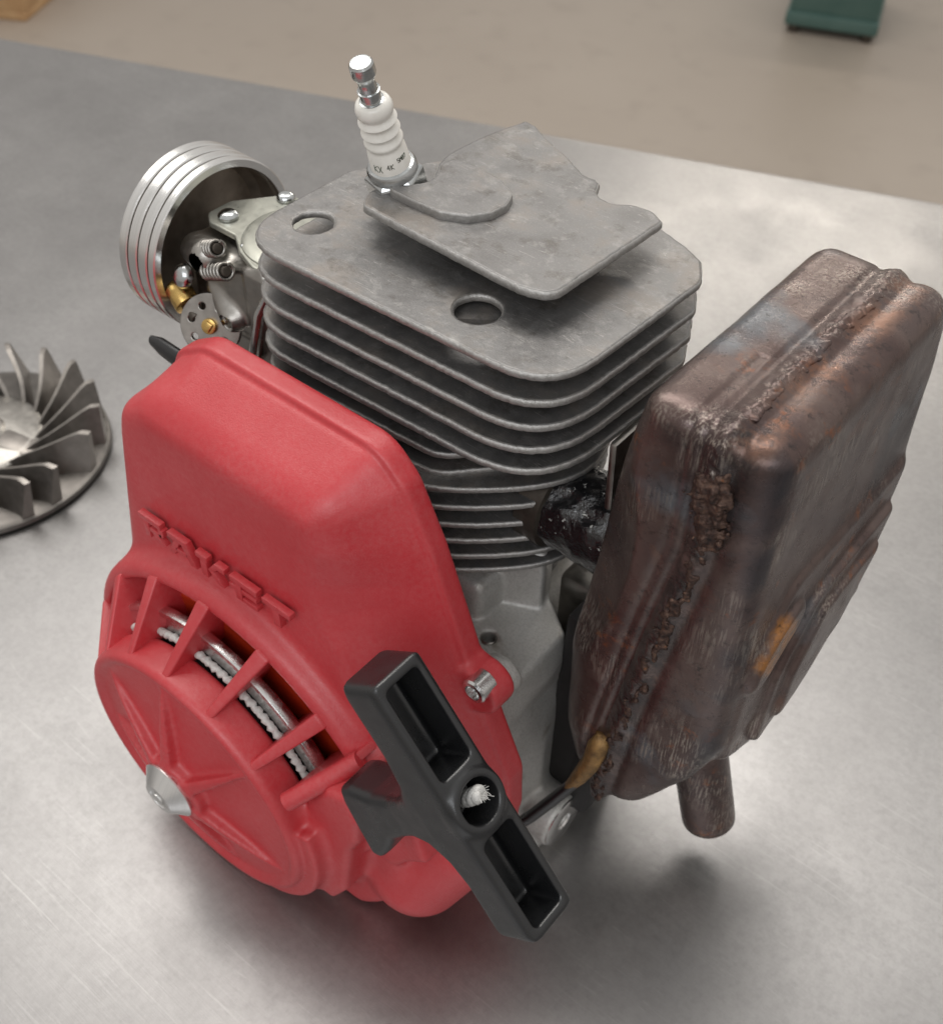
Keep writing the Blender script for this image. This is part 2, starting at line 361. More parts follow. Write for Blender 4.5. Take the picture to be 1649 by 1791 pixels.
# ------------------------------------------------------------------ signed distance modelling (moulded and pressed shapes)
class Grid:
    def __init__(s, lo, hi, h):
        s.lo = np.array(lo, 'f'); s.h = h; s.n = [int(math.ceil((b - a) / h)) + 1 for a, b in zip(lo, hi)]
        ax = [(lo[i] + h * np.arange(s.n[i])).astype('f') for i in range(3)]
        s.X = ax[0][:, None, None]; s.Y = ax[1][None, :, None]; s.Z = ax[2][None, None, :]
def smin(a, b, k):
    h = np.clip(.5 + .5 * (b - a) / k, 0, 1); return b + (a - b) * h - k * h * (1 - h)
def smax(a, b, k): return -smin(-a, -b, k)
def poly_sd(U, V, pts):
    U, V = np.broadcast_arrays(U, V); d = np.full(U.shape, 1e9, 'f'); s = np.ones(U.shape, 'f'); N = len(pts)
    for i in range(N):
        ax, ay = pts[i]; bx, by = pts[i - 1]; ex, ey = bx - ax, by - ay; wx, wy = U - ax, V - ay
        t = np.clip((wx * ex + wy * ey) / (ex * ex + ey * ey), 0, 1)
        d = np.minimum(d, (wx - ex * t) ** 2 + (wy - ey * t) ** 2)
        c1, c2, c3 = V >= ay, V < by, ex * wy > ey * wx
        fl = (c1 & c2 & c3) | (~c1 & ~c2 & ~c3); s = np.where(fl, -s, s)
    return (s * np.sqrt(d)).astype('f')
def sd_capsule(G, a, b, r0, r1=None):
    a = np.array(a, 'f'); b = np.array(b, 'f'); r1 = r0 if r1 is None else r1; ba = b - a
    px, py, pz = G.X - a[0], G.Y - a[1], G.Z - a[2]
    t = np.clip((px * ba[0] + py * ba[1] + pz * ba[2]) / (ba @ ba), 0, 1)
    return np.sqrt((px - ba[0] * t) ** 2 + (py - ba[1] * t) ** 2 + (pz - ba[2] * t) ** 2) - (r0 + (r1 - r0) * t)
def sd_box(G, c, half, r=0.0, R=None):
    px, py, pz = G.X - c[0], G.Y - c[1], G.Z - c[2]
    if R is not None:
        px, py, pz = [R[i][0] * px + R[i][1] * py + R[i][2] * pz for i in range(3)]
    q = [np.abs(p) - (hh - r) for p, hh in zip((px, py, pz), half)]
    q = np.broadcast_arrays(*q)
    out = np.sqrt(sum(np.maximum(x, 0) ** 2 for x in q)); ins = np.minimum(np.maximum(np.maximum(q[0], q[1]), q[2]), 0)
    return out + ins - r
def sd_cyl(G, c, ax, half, r, rd=0.0):
    p = [G.X - c[0], G.Y - c[1], G.Z - c[2]]; o = [i for i in range(3) if i != ax]
    dr = np.sqrt(p[o[0]] ** 2 + p[o[1]] ** 2) - r + rd; dl = np.abs(p[ax]) - half + rd
    dr, dl = np.broadcast_arrays(dr, dl)
    return np.sqrt(np.maximum(dr, 0) ** 2 + np.maximum(dl, 0) ** 2) + np.minimum(np.maximum(dr, dl), 0) - rd
def nets(G, D, name, mat, parent, smooth_it=1):
    """naive surface nets, vectorised"""
    D = np.ascontiguousarray(np.broadcast_to(D, G.n)).astype('f'); ins = D < 0
    cnt = np.zeros([k - 1 for k in G.n], 'i1')
    off = [(i, j, k) for i in (0, 1) for j in (0, 1) for k in (0, 1)]
    for (i, j, k) in off: cnt += ins[i:G.n[0] - 1 + i, j:G.n[1] - 1 + j, k:G.n[2] - 1 + k]
    act = (cnt > 0) & (cnt < 8); idx = np.argwhere(act); vid = np.full(act.shape, -1, 'i4'); vid[act] = np.arange(len(idx))
    cor = np.stack([D[idx[:, 0] + i, idx[:, 1] + j, idx[:, 2] + k] for (i, j, k) in off], 1)
    P = np.zeros((len(idx), 3), 'f'); N = np.zeros(len(idx), 'f')
    for a in range(8):
        for b in range(a + 1, 8):
            if sum(abs(off[a][q] - off[b][q]) for q in range(3)) != 1: continue
            da, db = cor[:, a], cor[:, b]; m = (da < 0) != (db < 0)
            t = np.where(m, da / np.where(m, da - db, 1), 0)[:, None]
            P += np.where(m[:, None], np.array(off[a], 'f') * (1 - t) + np.array(off[b], 'f') * t, 0); N += m
    P = (P / N[:, None] + idx) * G.h + G.lo
    quads = []
    for ax in range(3):
        b, c = (ax + 1) % 3, (ax + 2) % 3
        sl0 = [slice(1, G.n[q] - 1) for q in range(3)]; sl0[ax] = slice(0, G.n[ax] - 1); sl1 = list(sl0); sl1[ax] = slice(1, G.n[ax])
        A, B = ins[tuple(sl0)], ins[tuple(sl1)]; m = A != B; e = np.argwhere(m)
        if not len(e): continue
        base = e.copy(); base[:, b] += 1; base[:, c] += 1; fl = A[m]
        def v(db, dc):
            q = base.copy(); q[:, b] -= db; q[:, c] -= dc; return vid[q[:, 0], q[:, 1], q[:, 2]]
        Q = np.stack([v(1, 1), v(0, 1), v(0, 0), v(1, 0)], 1); Q[~fl] = Q[~fl][:, ::-1]; quads.append(Q)
    Q = np.concatenate(quads); Q = Q[(Q >= 0).all(1)]
    for _ in range(smooth_it):                      # light Laplacian relax to clean the voxel steps
        acc = np.zeros_like(P); n_ = np.zeros(len(P), 'f')
        for a, b in ((0, 1), (1, 2), (2, 3), (3, 0)):
            for s_, d_ in ((a, b), (b, a)):
                for q in range(3): acc[:, q] += np.bincount(Q[:, s_], P[Q[:, d_], q], len(P))
                n_ += np.bincount(Q[:, s_], minlength=len(P))
        P = P * .5 + acc / np.maximum(n_, 1)[:, None] * .5
    me = bpy.data.meshes.new(name); me.vertices.add(len(P)); me.vertices.foreach_set('co', (P * S).ravel())
    me.loops.add(Q.size); me.loops.foreach_set('vertex_index', Q.ravel().astype('i4'))
    me.polygons.add(len(Q)); me.polygons.foreach_set('loop_start', np.arange(0, Q.size, 4, dtype='i4'))
    me.polygons.foreach_set('use_smooth', np.ones(len(Q), bool)); me.update(calc_edges=True)
    return link(name, me, parent, mat)
def vnoise(G, scale, seed):
    """cheap smooth 3D noise from a few random sines"""
    r = np.random.default_rng(seed); out = 0
    for k in range(6):
        d = r.normal(size=3); d = d / np.linalg.norm(d) * (2 * math.pi / scale) * r.uniform(.6, 1.6); p = r.uniform(0, 6.28)
        out = out + np.sin(d[0] * G.X + d[1] * G.Y + d[2] * G.Z + p)
    return out / 3

# ================================================================== SETTING
def plane_obj(name, pts, z, mat, th=0):
    bm = bmesh.new()
    add_prism(bm, [(x, y, z) for x, y in pts], (0, 0, -th), 0) if th else bm.faces.new([bm.verts.new((x, y, z)) for x, y in pts])
    return from_bm(name, bm, mat, None, False)
fl = plane_obj('floor', [(-9000, -6000), (9000, -6000), (9000, 12000), (-9000, 12000)], -850, FLOOR); fl['kind'] = 'structure'

tb = thing('worktable', 'brushed stainless steel worktable with scratched top under the engine', 'table', (0, 0, -850))
e = Vector((790, 304)).normalized(); nn = Vector((e.y, -e.x)); F0 = Vector((-34.4, 592.7))
cor = [F0 - e * 1300, F0 + e * 1000, F0 + e * 1000 + nn * 1250, F0 - e * 1300 + nn * 1250]
def tbl(p, z=0): return (p.x, p.y, z + 850)
bm = bmesh.new()
add_prism(bm, [tbl(p) for p in round_poly([tuple(c) for c in cor], 12, 5) for p in [Vector(p)]], (0, 0, -38), 0)
bmesh.ops.bevel(bm, geom=[ed for ed in bm.edges if abs(ed.verts[0].co.z - 850) < .1 and abs(ed.verts[1].co.z - 850) < .1], offset=3, segments=4, affect='EDGES', profile=.5)
from_bm('tabletop', bm, TABLE, tb)
for a, b in ((70, 70), (2230, 70), (2230, 1180), (70, 1180)):
    bm = bmesh.new(); p = cor[0] + e * a + nn * b; add_box(bm, (p.x, p.y, 406), (45, 45, 812), (0, 0, math.atan2(e.y, e.x)), 3)
    from_bm('leg', bm, STEEL, tb)

# wooden pallet, far left on the floor
pal = thing('wooden_pallet', 'corner of a raw pine pallet lying on the beige floor', 'pallet', (-2720, 1400, -850), math.radians(118))
def pbox(name, c, s, mat=WOOD, par=None):
    bm = bmesh.new(); add_box(bm, c, s, (0, 0, random.uniform(-.01, .01)), 2); return from_bm(name, bm, mat, par)
for yy in (50, 400, 750):
    for xx in (50, 600, 1150): pbox('block', (xx, yy, 72), (95, 95, 100), WOOD, pal)
for yy in (50, 400, 750): pbox('bearer', (600, yy, 11), (1200, 95, 21), WOOD, pal)
for xx in (50, 250, 450, 650, 850, 1050, 1150)[:6]: pbox('deck_plank', (xx + 20, 400, 133), (130, 800, 21), WOOD, pal)

# green steel pedestal at the top right of the view
gb = thing('green_pedestal', 'green painted steel pedestal standing on the beige floor', 'machine base', (-1153.9, 2727.5, -850), math.atan2(83.5, 218.5))
bm = bmesh.new(); add_prism(bm, [(0, 0, 22), (234, 0, 22), (234, 300, 22), (0, 300, 22)], (0, 0, 620), 6); from_bm('casing', bm, GREEN, gb)
bm = bmesh.new(); add_prism(bm, [(-6, -8, 24), (240, -8, 24), (240, 308, 24), (-6, 308, 24)], (0, 0, 34), 3); from_bm('foot_rail', bm, GREEN, gb)
for x, y in ((20, 20), (214, 20), (20, 280), (214, 280)):
    bm = bmesh.new(); cyl(bm, (x, y, 0), (x, y, 26), 16); from_bm('foot', bm, DARK, gb)

# ================================================================== LOOSE FLYWHEEL on the table
FX, FY = -341.0, -50.0
fw_t = thing('loose_flywheel', 'bare cast flywheel with curved fan blades lying flat on the steel table', 'flywheel', (FX, FY, 0))
bm = bmesh.new(); add_lathe(bm, (0, 0, 0), (0, 0, 1), [(0.5, 60), (0, 66), (1, 70.5), (2.2, 71.5), (4.5, 71), (6, 68), (5.2, 40), (8, 26), (14, 22), (16, 20)], 96)
from_bm('disc', bm, DARKFLY, fw_t)
bm = bmesh.new(); add_lathe(bm, (0, 0, 0), (0, 0, 1), [(6, 37), (15, 35), (17, 32), (17.5, 15), (19, 13), (19, 8), (12, 7.6), (12, 0)], 64, False)
hub = from_bm('hub', bm, STEEL, fw_t)
bm = bmesh.new(); cyl(bm, (0, 0, 11), (0, 0, 18), 6.5); from_bm('bushing', bm, BRASS, hub)
for k in range(3):
    a = 2.094 * k + .35; bm = bmesh.new()
    add_box(bm, (27 * math.cos(a), 27 * math.sin(a), 15), (26, 15, 5), (0, .12, a), 2); from_bm('pawl_lug', bm, FLY, fw_t)
bm = bmesh.new(); NB = 18; rows = []
for j in range(9):
    t = j / 8; r = 33 + 36.5 * t; ang = 0.50 * (1 - t) ** 1.6 * -1; hgt = 16 + 15 * t ** .7 - (3 * max(0, t - .85) / .15)
    wd = 2.0
    ct, st = math.cos(ang), math.sin(ang); nx, ny = -st, ct
    p = Vector((r * ct, r * st, 0))
    row = []
    for (dw, z, lean) in ((-wd * 1.7, 4.8, 0), (-wd, hgt, 5.5 * t), (wd * .6, hgt, 5.5 * t), (wd * 1.7, 4.8, 0)):
        row.append(bm.verts.new(p + Vector((nx, ny, 0)) * (dw + lean) + Vector((0, 0, z))))
    rows.append(row)
for A, B in zip(rows, rows[1:]):
    for i in range(3): bm.faces.new((A[i], A[i + 1], B[i + 1], B[i]))
bm.faces.new(rows[0]); bm.faces.new(rows[-1])
bl = from_bm('fan_blade', bm, FLY, fw_t, True, 50)
for k in range(1, NB):
    c_ = bl.copy(); C.objects.link(c_); c_.parent = fw_t; c_.rotation_euler = (0, 0, 2 * math.pi * k / NB + .1)

# ================================================================== THE ENGINE
eng = thing('small_engine', 'small two stroke engine with red starter cover, grey cooling fins and rusty brown muffler', 'engine', (0, 0, 0))

# ---------- cylinder and fins
bm = bmesh.new(); add_lathe(bm, (-14, -4, 120), (0, 0, 1), [(0, 34), (0, 38), (60, 36), (61, 33), (130, 33), (130, 20)], 64)
cylr = from_bm('cylinder', bm, FIN, eng)
def fin_outline(i):
    g = i
    p = [(49 - .6 * g, -47 + .2 * g), (-79.5 - .5 * g, -51.5), (-79.5 - .5 * g, 6), (-66, 22), (-50, 46), (22, 46), (38, 41), (46, 37), (52 - .3 * g, 27)]
    rd = [23 + 2.5 * g, 21, 12, 8, 8, 6, 3, 3, 6]
    return round_poly(p, rd, 9)
zt = [255, 244, 233.5, 223.3, 213.2]
for i, z in enumerate(zt):
    slab('cooling_fin', fin_outline(i), z - 3.0, z, 1.2, FIN, cylr, holes=((8, -30.5, 7.3), (-64.5, -28.5, 6.8)) if i == 0 else (), wob=.08)
for i, z in enumerate((203.5, 194, 184.5, 175)):
    slab('cooling_fin', round_poly([(6 - 3 * i, -46), (-71, -50), (-78, -42), (-78, 6), (-66, 22), (-50, 40), (22, 40), (28, 0), (22, -24)], [16, 14, 10, 12, 8, 8, 6, 20, 16], 8), z - 2.8, z, 1.1, FIN, cylr, wob=.08)
for i, z in enumerate((192, 183, 174, 165.5, 157, 149)):
    r = 50 - .5 * i; pts = []
    for k in range(72):
        a = 2 * math.pi * k / 72; rr = r + 3.5 * math.cos(4 * (a - math.pi / 4)) * -1 * .6
        pts.append((-14 + rr * 1.04 * math.cos(a), -4 + rr * .98 * math.sin(a)))
    slab('cooling_fin', pts, z - 2.6, z, 1.0, FIN, cylr, wob=.06)
# head plate above the top fin, with its broken rear edge
pl = [(-45.5, -24.5), (21.0, -27.5), (31.0, -24.0), (33.0, 31.2), (27, 34.5), (19.7, 33.7), (14.5, 30), (9.9, 29.8), (6.5, 32), (4.2, 37.3), (1.5, 38.5), (-3, 38.5), (-14.9, 44.8),
      (-27, 50), (-36, 55), (-41.4, 56), (-45.5, 38), (-46.7, 20.8), (-45, 12), (-40.3, 4), (-36, 1), (-40, -3), (-48.2, -10), (-50, -17)]
rdp = [5, 30, 12, 2, 2, 2, 2, 2, 2, 1, 1, 2, 2, 2, 2, 1, 2, 2, 2, 3, 3, 3, 3, 5]
slab('head_plate', round_poly(pl, rdp, 6), 263.6, 267, 1.3, FIN, cylr, wob=.10)
bm = bmesh.new()
for (x, y) in ((-20, 8), (0, 4)): cyl(bm, (x, y, 253), (x, y, 264), 15, 40)
add_box(bm, (-8, 14, 258.5), (50, 26, 10.5), (0, 0, 0), 2); from_bm('head_web', bm, FIN, cylr)
tab = [(-45, -14.5), (-32, -15), (-21.2, -14.6), (-13, -10.5), (-8.5, -4), (-7.8, 3), (-10.3, 9), (-18, 13.5), (-28.4, 15.2), (-39.6, 14.5), (-40.5, 8), (-36.5, 2), (-36, -3), (-39, -8)]
slab('plug_boss', round_poly(tab, 3, 4), 266, 269.8, .8, FIN, cylr, wob=.05)

# ---------- spark plug
PB = Vector((-48.0, -4.0, 262)); PT = Vector((-47.3, -19.6, 310.8))
pa = (PT - PB).normalized(); Lp = (PT - PB).length
sp = thing('tmp', '', ''); bpy.data.objects.remove(sp)
def PS(p): return [(h * .95, r * .87) for h, r in p]
bm = bmesh.new()
prof = [(8, 7.6), (16.5, 7.5), (19.5, 7.2)]
add_lathe(bm, PB, pa, PS([(9, 8.0), (20, 7.3), (21.2, 6.3), (22, 6.1), (23, 6.9), (23.8, 7.5), (24.6, 7.2), (25.6, 6.0), (26.3, 5.8), (27.3, 6.7), (28.1, 7.4), (28.9, 7.0), (29.9, 5.9), (30.6, 5.7), (31.6, 6.6), (32.4, 7.3), (33.2, 6.8), (34.0, 5.9), (34.6, 5.8), (35.6, 6.8), (37.4, 7.0), (39.2, 6.3), (40, 5.2), (40.2, 3)]), 48)
plug = from_bm('spark_plug', bm, CER, eng, True, 60)
bm = bmesh.new(); add_lathe(bm, PB, pa, PS([(-2, 7), (-2, 11.4), (8.6, 11.4), (9.2, 11.0), (10.0, 9.8), (10.4, 8.2), (10.4, 7.3)]), 6)
hexa = from_bm('hex_shell', bm, ZINC, plug, True, 20)
bm = bmesh.new(); add_lathe(bm, PB, pa, PS([(9.6, 9.4), (10.2, 9.8), (12.0, 9.6), (13.2, 8.8), (13.6, 7.8), (13.2, 7.4)]), 48); from_bm('crimp_ring', bm, ZINC, plug)
bm = bmesh.new()
add_lathe(bm, PB, pa, PS([(39, 4.6), (40.2, 4.6), (40.4, 3.9), (43.5, 3.8), (43.7, 4.2), (44.2, 4.2), (44.4, 3.6), (47, 3.0), (48.6, 3.4), (50, 4.3), (50.6, 4.5), (54, 4.4), (54.8, 3.8), (55, 2.5), (54.6, 0)]), 20)
from_bm('terminal', bm, ZINC, plug, True, 25)
# printed marks on the insulator: short raised ink strokes that follow its curve
a_, u_, v_ = frame(pa)
def on_ins(h, ang, r): return PB + a_ * h + (u_ * math.cos(ang) + v_ * math.sin(ang)) * r
camdir = ((CAM - PB) - a_ * (CAM - PB).dot(a_)).normalized(); ang0 = math.atan2(camdir.dot(v_), camdir.dot(u_))
bm = bmesh.new()
glyph = {'4': [(.7, 0, .7, 2), (.7, 2, 0, .7), (0, .7, 1, .7)], '7': [(0, 2, 1, 2), (1, 2, .3, 0)], 'N': [(0, 0, 0, 2), (0, 2, 1, 0), (1, 0, 1, 2)], 'G': [(1, 2, 0, 2), (0, 2, 0, 0), (0, 0, 1, 0), (1, 0, 1, 1)], 'K': [(0, 0, 0, 2), (1, 2, 0, 1), (0, 1, 1, 0)],
         'B': [(0, 0, 0, 2), (0, 2, 1, 2), (1, 2, 1, 0), (1, 0, 0, 0), (0, 1, 1, 1)], '6': [(1, 2, 0, 1), (0, 1, 0, 0), (0, 0, 1, 0), (1, 0, 1, 1), (1, 1, 0, 1)], 'E': [(0, 0, 0, 2), (0, 2, 1, 2), (0, 1, 1, 1), (0, 0, 1, 0)],
         'S': [(1, 2, 0, 2), (0, 2, 0, 1), (0, 1, 1, 1), (1, 1, 1, 0), (1, 0, 0, 0)], 'Z': [(0, 2, 1, 2), (1, 2, 0, 0), (0, 0, 1, 0)], 'M': [(0, 0, 0, 2), (0, 2, .5, 1), (.5, 1, 1, 2), (1, 2, 1, 0)], 'Y': [(0, 2, .5, 1), (1, 2, .5, 1), (.5, 1, .5, 0)], 'X': [(0, 0, 1, 2), (0, 2, 1, 0)], 'U': [(0, 2, 0, 0), (0, 0, 1, 0), (1, 0, 1, 2)]}
def ink(word, h0, ang, sc, gap):
    for ch in word:
        for (x0, y0, x1, y1) in glyph.get(ch, []):
            q = []
            for t in (0, .5, 1):
                hh = h0 + (y0 + (y1 - y0) * t) * sc * .95; aa = ang + (x0 + (x1 - x0) * t) * sc / 7.0
                q.append(on_ins(hh, aa, (8.0 - (hh / .95 - 9) * .0636) * .87 + .03))
            tube(bm, q, 0.13, 5)
        ang += gap
ink('KX', 14.5, ang0 - .95, 1.3, .24); ink('4K', 15.4, ang0 - .25, 1.0, .2); ink('SMB7', 17.0, ang0 + .35, .75, .15)
from_bm('printed_mark', bm, INK, plug)

# ---------- starter cover (moulded red plastic)
G = Grid((-142, -146, 1), (72, -62, 231), 0.85)
B = [(-94, 200), (-87, 215), (-72, 224), (5, 224.5), (14.5, 215), (25, 193), (32, 174), (40, 152), (52, 122), (61, 101), (62, 78), (57, 45), (40, 14), (10, 4), (-60, 4), (-112, 22), (-128, 60), (-120, 120)]
F = [(-99, 192), (-95, 205), (-80, 213.5), (4, 214), (6, 196), (3, 181), (6, 169), (14, 153), (23, 130), (33, 105), (38, 80), (38, 50), (22, 22), (-20, 6), (-70, 6), (-108, 25), (-124, 60), (-110, 124)]
B = round_poly(B, [14, 12, 14, 14, 12, 20, 20, 20, 12, 12, 12, 12, 12, 10, 10, 10, 10, 10], 5); F = round_poly(F, [22, 22, 18, 16, 12, 14, 14, 14, 14, 14, 12, 12, 10, 10, 10, 10, 10, 10], 5)
dB = poly_sd(G.X, G.Z, B); dF = poly_sd(G.X, G.Z, F)
t = np.clip((-G.Y - 76) / 22, 0, 1); dh = dB * (1 - t) + dF * t
yf = -100.5 - np.clip((190 - G.Z) / 90, 0, 1) * 3
D = smax(dh, np.maximum(yf - G.Y, G.Y + 68), 10)
# slight moulded crease below the rim
rim = smax(dB - 2.2, np.abs(G.Y + 70.5) - 4.5, 1.6); D = np.minimum(D, rim)
cx, cz = -45.0, 61.0
rr = np.sqrt((G.X - cx) ** 2 + (G.Z - cz) ** 2)
drum = smax(rr - 87.5, np.maximum(-111 - G.Y, G.Y + 70), 7); drum = smax(drum, 3 - G.Z, 2); D = smin(D, drum, 5)
# ear with the screw
D = smin(D, sd_cyl(G, (47.5, -71.5, 142), 1, 5.5, 9.5, 1.2), 3)
# inner cavities
cav = smax(dh + 3.2, np.maximum(-97 - G.Y, G.Y + 60), 5); cav = np.minimum(cav, smax(rr - 81, np.maximum(-107 - G.Y, G.Y + 60), 4))
D = smax(D, -cav, 1)
# vent opening (annulus) limited to the upper sector
ang = np.arctan2(G.Z - cz, G.X - cx)
opening = np.maximum(np.maximum(58 - rr, rr - 80.5), G.Y + 80)
th = np.arctan2(G.Z - cz, G.X - cx)
sect = np.maximum(-(th - math.radians(17)) * rr, (th - math.radians(183)) * rr)   # open between 17 and 180 degrees
opening = np.maximum(opening, np.where(np.abs(th) > math.radians(175), -1, sect))
D = smax(D, -opening, 1.5)
# face disc with rim, dished face and hub
dx, dz = -48.0, 62.0; r2 = np.sqrt((G.X - dx) ** 2 + (G.Z - dz) ** 2)
disc = smax(r2 - 59.5, np.maximum(-135 - G.Y, G.Y + 119), 4.5)
face = -132.3 - 6.5 * np.clip(1 - (r2 - 11) / 42, 0, 1) ** 1.5
face = np.where(r2 > 53, -132.5 - 2.2 * np.clip((r2 - 53) / 3, 0, 1), face)
disc = smax(r2 - 59.5, np.maximum(face - G.Y, G.Y + 119), 4.0)
a2 = np.arctan2(G.Z - dz, G.X - dx)
for dg_, wdt in ((147, 1), (97, 1), (45, 1), (-4, .0), (-27, 1), (-73, 1), (-118, 1), (-172, 1)):
    if wdt == 0: continue
    a0 = math.radians(dg_); u = (G.X - dx) * math.cos(a0) + (G.Z - dz) * math.sin(a0); v = np.abs(-(G.X - dx) * math.sin(a0) + (G.Z - dz) * math.cos(a0))
    hgt = np.clip((51 - u) / 38, 0, 1); top = -132.6 - 10.8 * hgt ** .8
    rb = np.maximum(v - (0.8 + 2.2 * hgt), np.maximum(top - G.Y, G.Y + 128)); rb = np.maximum(np.maximum(rb, 10 - u), u - 51)
    disc = smin(disc, rb, 1.6)
disc = smin(disc, smax(r2 - 14.5, np.maximum(-142.8 - G.Y, G.Y + 130), 1.5), 2)
disc = np.maximum(disc, -smax(r2 - 55, np.maximum(-127 - G.Y, G.Y + 100), 3))   # hollow behind
D = smin(D, disc, 1.5)
# closed wall of the lower right sector and the rope outlet block
wall = smax(np.abs(rr - 60) - 3, np.maximum(-131 - G.Y, G.Y + 90), 2); wall = np.maximum(wall, np.where(th < math.radians(17), -1, (th - math.radians(17)) * rr)); wall = np.maximum(wall, np.where(th > math.radians(-178), -1, 1))
D = smin(D, wall, 2)
box = poly_sd(G.X, G.Z, [(6, 26), (8, 60), (9, 92), (20, 110), (30, 116), (36, 104), (34, 88), (30, 78), (24, 40), (16, 24)])
box = smax(box, np.maximum(-124 - G.Y, G.Y + 82), 3.5); D = smin(D, box, 5)
step = poly_sd(G.X, G.Z, [(20, 70), (24, 98), (48, 112), (56, 84), (40, 66)]); step = smax(step, np.maximum(-112 - G.Y, G.Y + 75), 3); D = smin(D, step, 6)
# rounded foot lobe near the table
lobe = sd_capsule(G, (37, -94, 36), (48, -84, 64), 20, 21); lobe = smax(lobe, 3 - G.Z, 3)
D = smin(D, lobe, 4)
lobe2 = sd_capsule(G, (14, -98, 12), (20, -92, 20), 8, 9); D = smin(D, lobe2, 3)
D = np.maximum(D, 2.0 - G.Z)
# shallow sink line on the top slope
cover = nets(G, D, 'starter_cover', RED, eng, 2)
del D, dh, dB, dF, rr, th, ang, disc, face, wall, box, opening

# vent ribs: wedge plates from the lip to the disc
def prib(b0, t0, first=False):
    ab, at = math.radians(b0), math.radians(t0); P_ = []
    def pt(a, r, y, cx_, cz_): return Vector((cx_ + r * math.cos(a), y, cz_ + r * math.sin(a)))
    q = [pt(ab, 56.5, -134.2, dx, dz), pt(at, 83.5, -111.5, cx, cz), pt(at, 83, -88, cx, cz), pt(ab, 56, -104, dx, dz)]
    mid = (ab + at) / 2; tn = Vector((-math.sin(mid), 0, math.cos(mid)))
    bm = bmesh.new()
    wid = [3.4, 6.6, 5.6, 3.2]
    a = [bm.verts.new(p + tn * w_ / 2) for p, w_ in zip(q, wid)]; b = [bm.verts.new(p - tn * w_ / 2) for p, w_ in zip(q, wid)]
    bm.faces.new(a); bm.faces.new(b[::-1])
    for i in range(4): j = (i + 1) % 4; bm.faces.new((a[i], b[i], b[j], a[j]))
    bmesh.ops.recalc_face_normals(bm, faces=bm.faces[:]); bmesh.ops.bevel(bm, geom=bm.edges[:], offset=.9, segments=3, affect='EDGES', profile=.5)
    from_bm('vent_rib', bm, RED, cover)
for b0, t0 in ((162, 162), (138, 136), (116, 114), (94, 93), (71, 72), (47, 51)): prib(b0, t0)
bm = bmesh.new(); p1 = Vector((8, -131, 99)); p2 = Vector((25, -110, 118)); tube(bm, [p1 + (p2 - p1) * k / 5 for k in range(6)], 3.6, 14)
add_prism(bm, [p1 + Vector((-2, 0, 2)), p2 + Vector((-2, 0, 2)), p2 + Vector((-2, 20, 0)), p1 + Vector((-2, 24, 0))], (2.4, 0, -2.4), .5); from_bm('vent_rib', bm, RED, cover)

# raised lettering, one object per letter: R A K E T in wide slab capitals
def letter(strokes, ox):
    bm = bmesh.new()
    for st in strokes:
        pts = [(ox + u, -102.9 - 0.0 * v, 154.5 + v + (ox + u) * .03) for u, v in st]
        add_prism(bm, pts, (0, -2.7, 0), .12)
    return from_bm('raised_letter', bm, RED, cover, True, 30)
LH = 10.5
def bar(u0, v0, u1, v1): return [(u0, v0), (u1, v0), (u1, v1), (u0, v1)]
letter([bar(-1, 8, 11, LH), bar(1.2, 0, 4, 8.1), [(9.5, 8.1), (12.2, 8.1), (12.2, 5.2), (10.8, 3.6), (9.5, 4.2)], bar(4.4, 3.6, 10.9, 5.6), [(5, 3.7), (8, 3.7), (12, 0), (8.8, 0)]], -86)
letter([bar(-.5, 8, 10, LH), [(9.9, LH), (10, 8.1), (7, 8.1), (10.6, 0), (14, 0)][0:5], [(3, 8.1), (5.8, 8.1), (1.9, 0), (-1.2, 0)], bar(3.2, 2.6, 9.4, 4.6)], -70.5)
letter([bar(-1.5, 8, 4.6, LH), bar(.6, 0, 3.8, 8.1), [(8.6, LH), (13.6, LH), (13.6, 8.1), (9.8, 8.1), (7.4, 5.3), (4.6, 5.3)], [(4.6, 5.4), (7.6, 5.4), (12.2, 0), (9.2, 0)]], -54.3)
letter([bar(-.5, 8, 13, LH), bar(1.6, 0, 4.8, 8.1), bar(-1.2, 4.3, 1.7, 6.2), bar(5.0, 4.4, 12.4, 6.4), bar(5.0, 0, 12.4, 2.2)], -37.5)
letter([bar(-.5, 8, 13, LH), bar(4.2, 0, 7.6, 8.1)], -21.3)

# hub washer, screw of the ear
bm = bmesh.new(); add_lathe(bm, (-50, -143.2, 61), (0, -1, 0), [(-3, 12), (0, 12.5), (0.4, 13), (1, 13), (5.6, 7.6), (6.1, 7.0), (6.2, 5.0), (5.6, 4.6), (5.4, 3.2), (6.5, 3.0), (6.5, 0)], 72)
from_bm('hub_washer', bm, TURN, cover, True, 25)
bm = bmesh.new(); add_lathe(bm, (49.5, -75, 147.5), (0, -1, 0), [(-2, 4.8), (4.4, 4.8), (5.2, 4.2), (5.4, 3.0), (3.2, 2.7), (3.2, 0)], 40); from_bm('cover_screw', bm, ALU, cover)

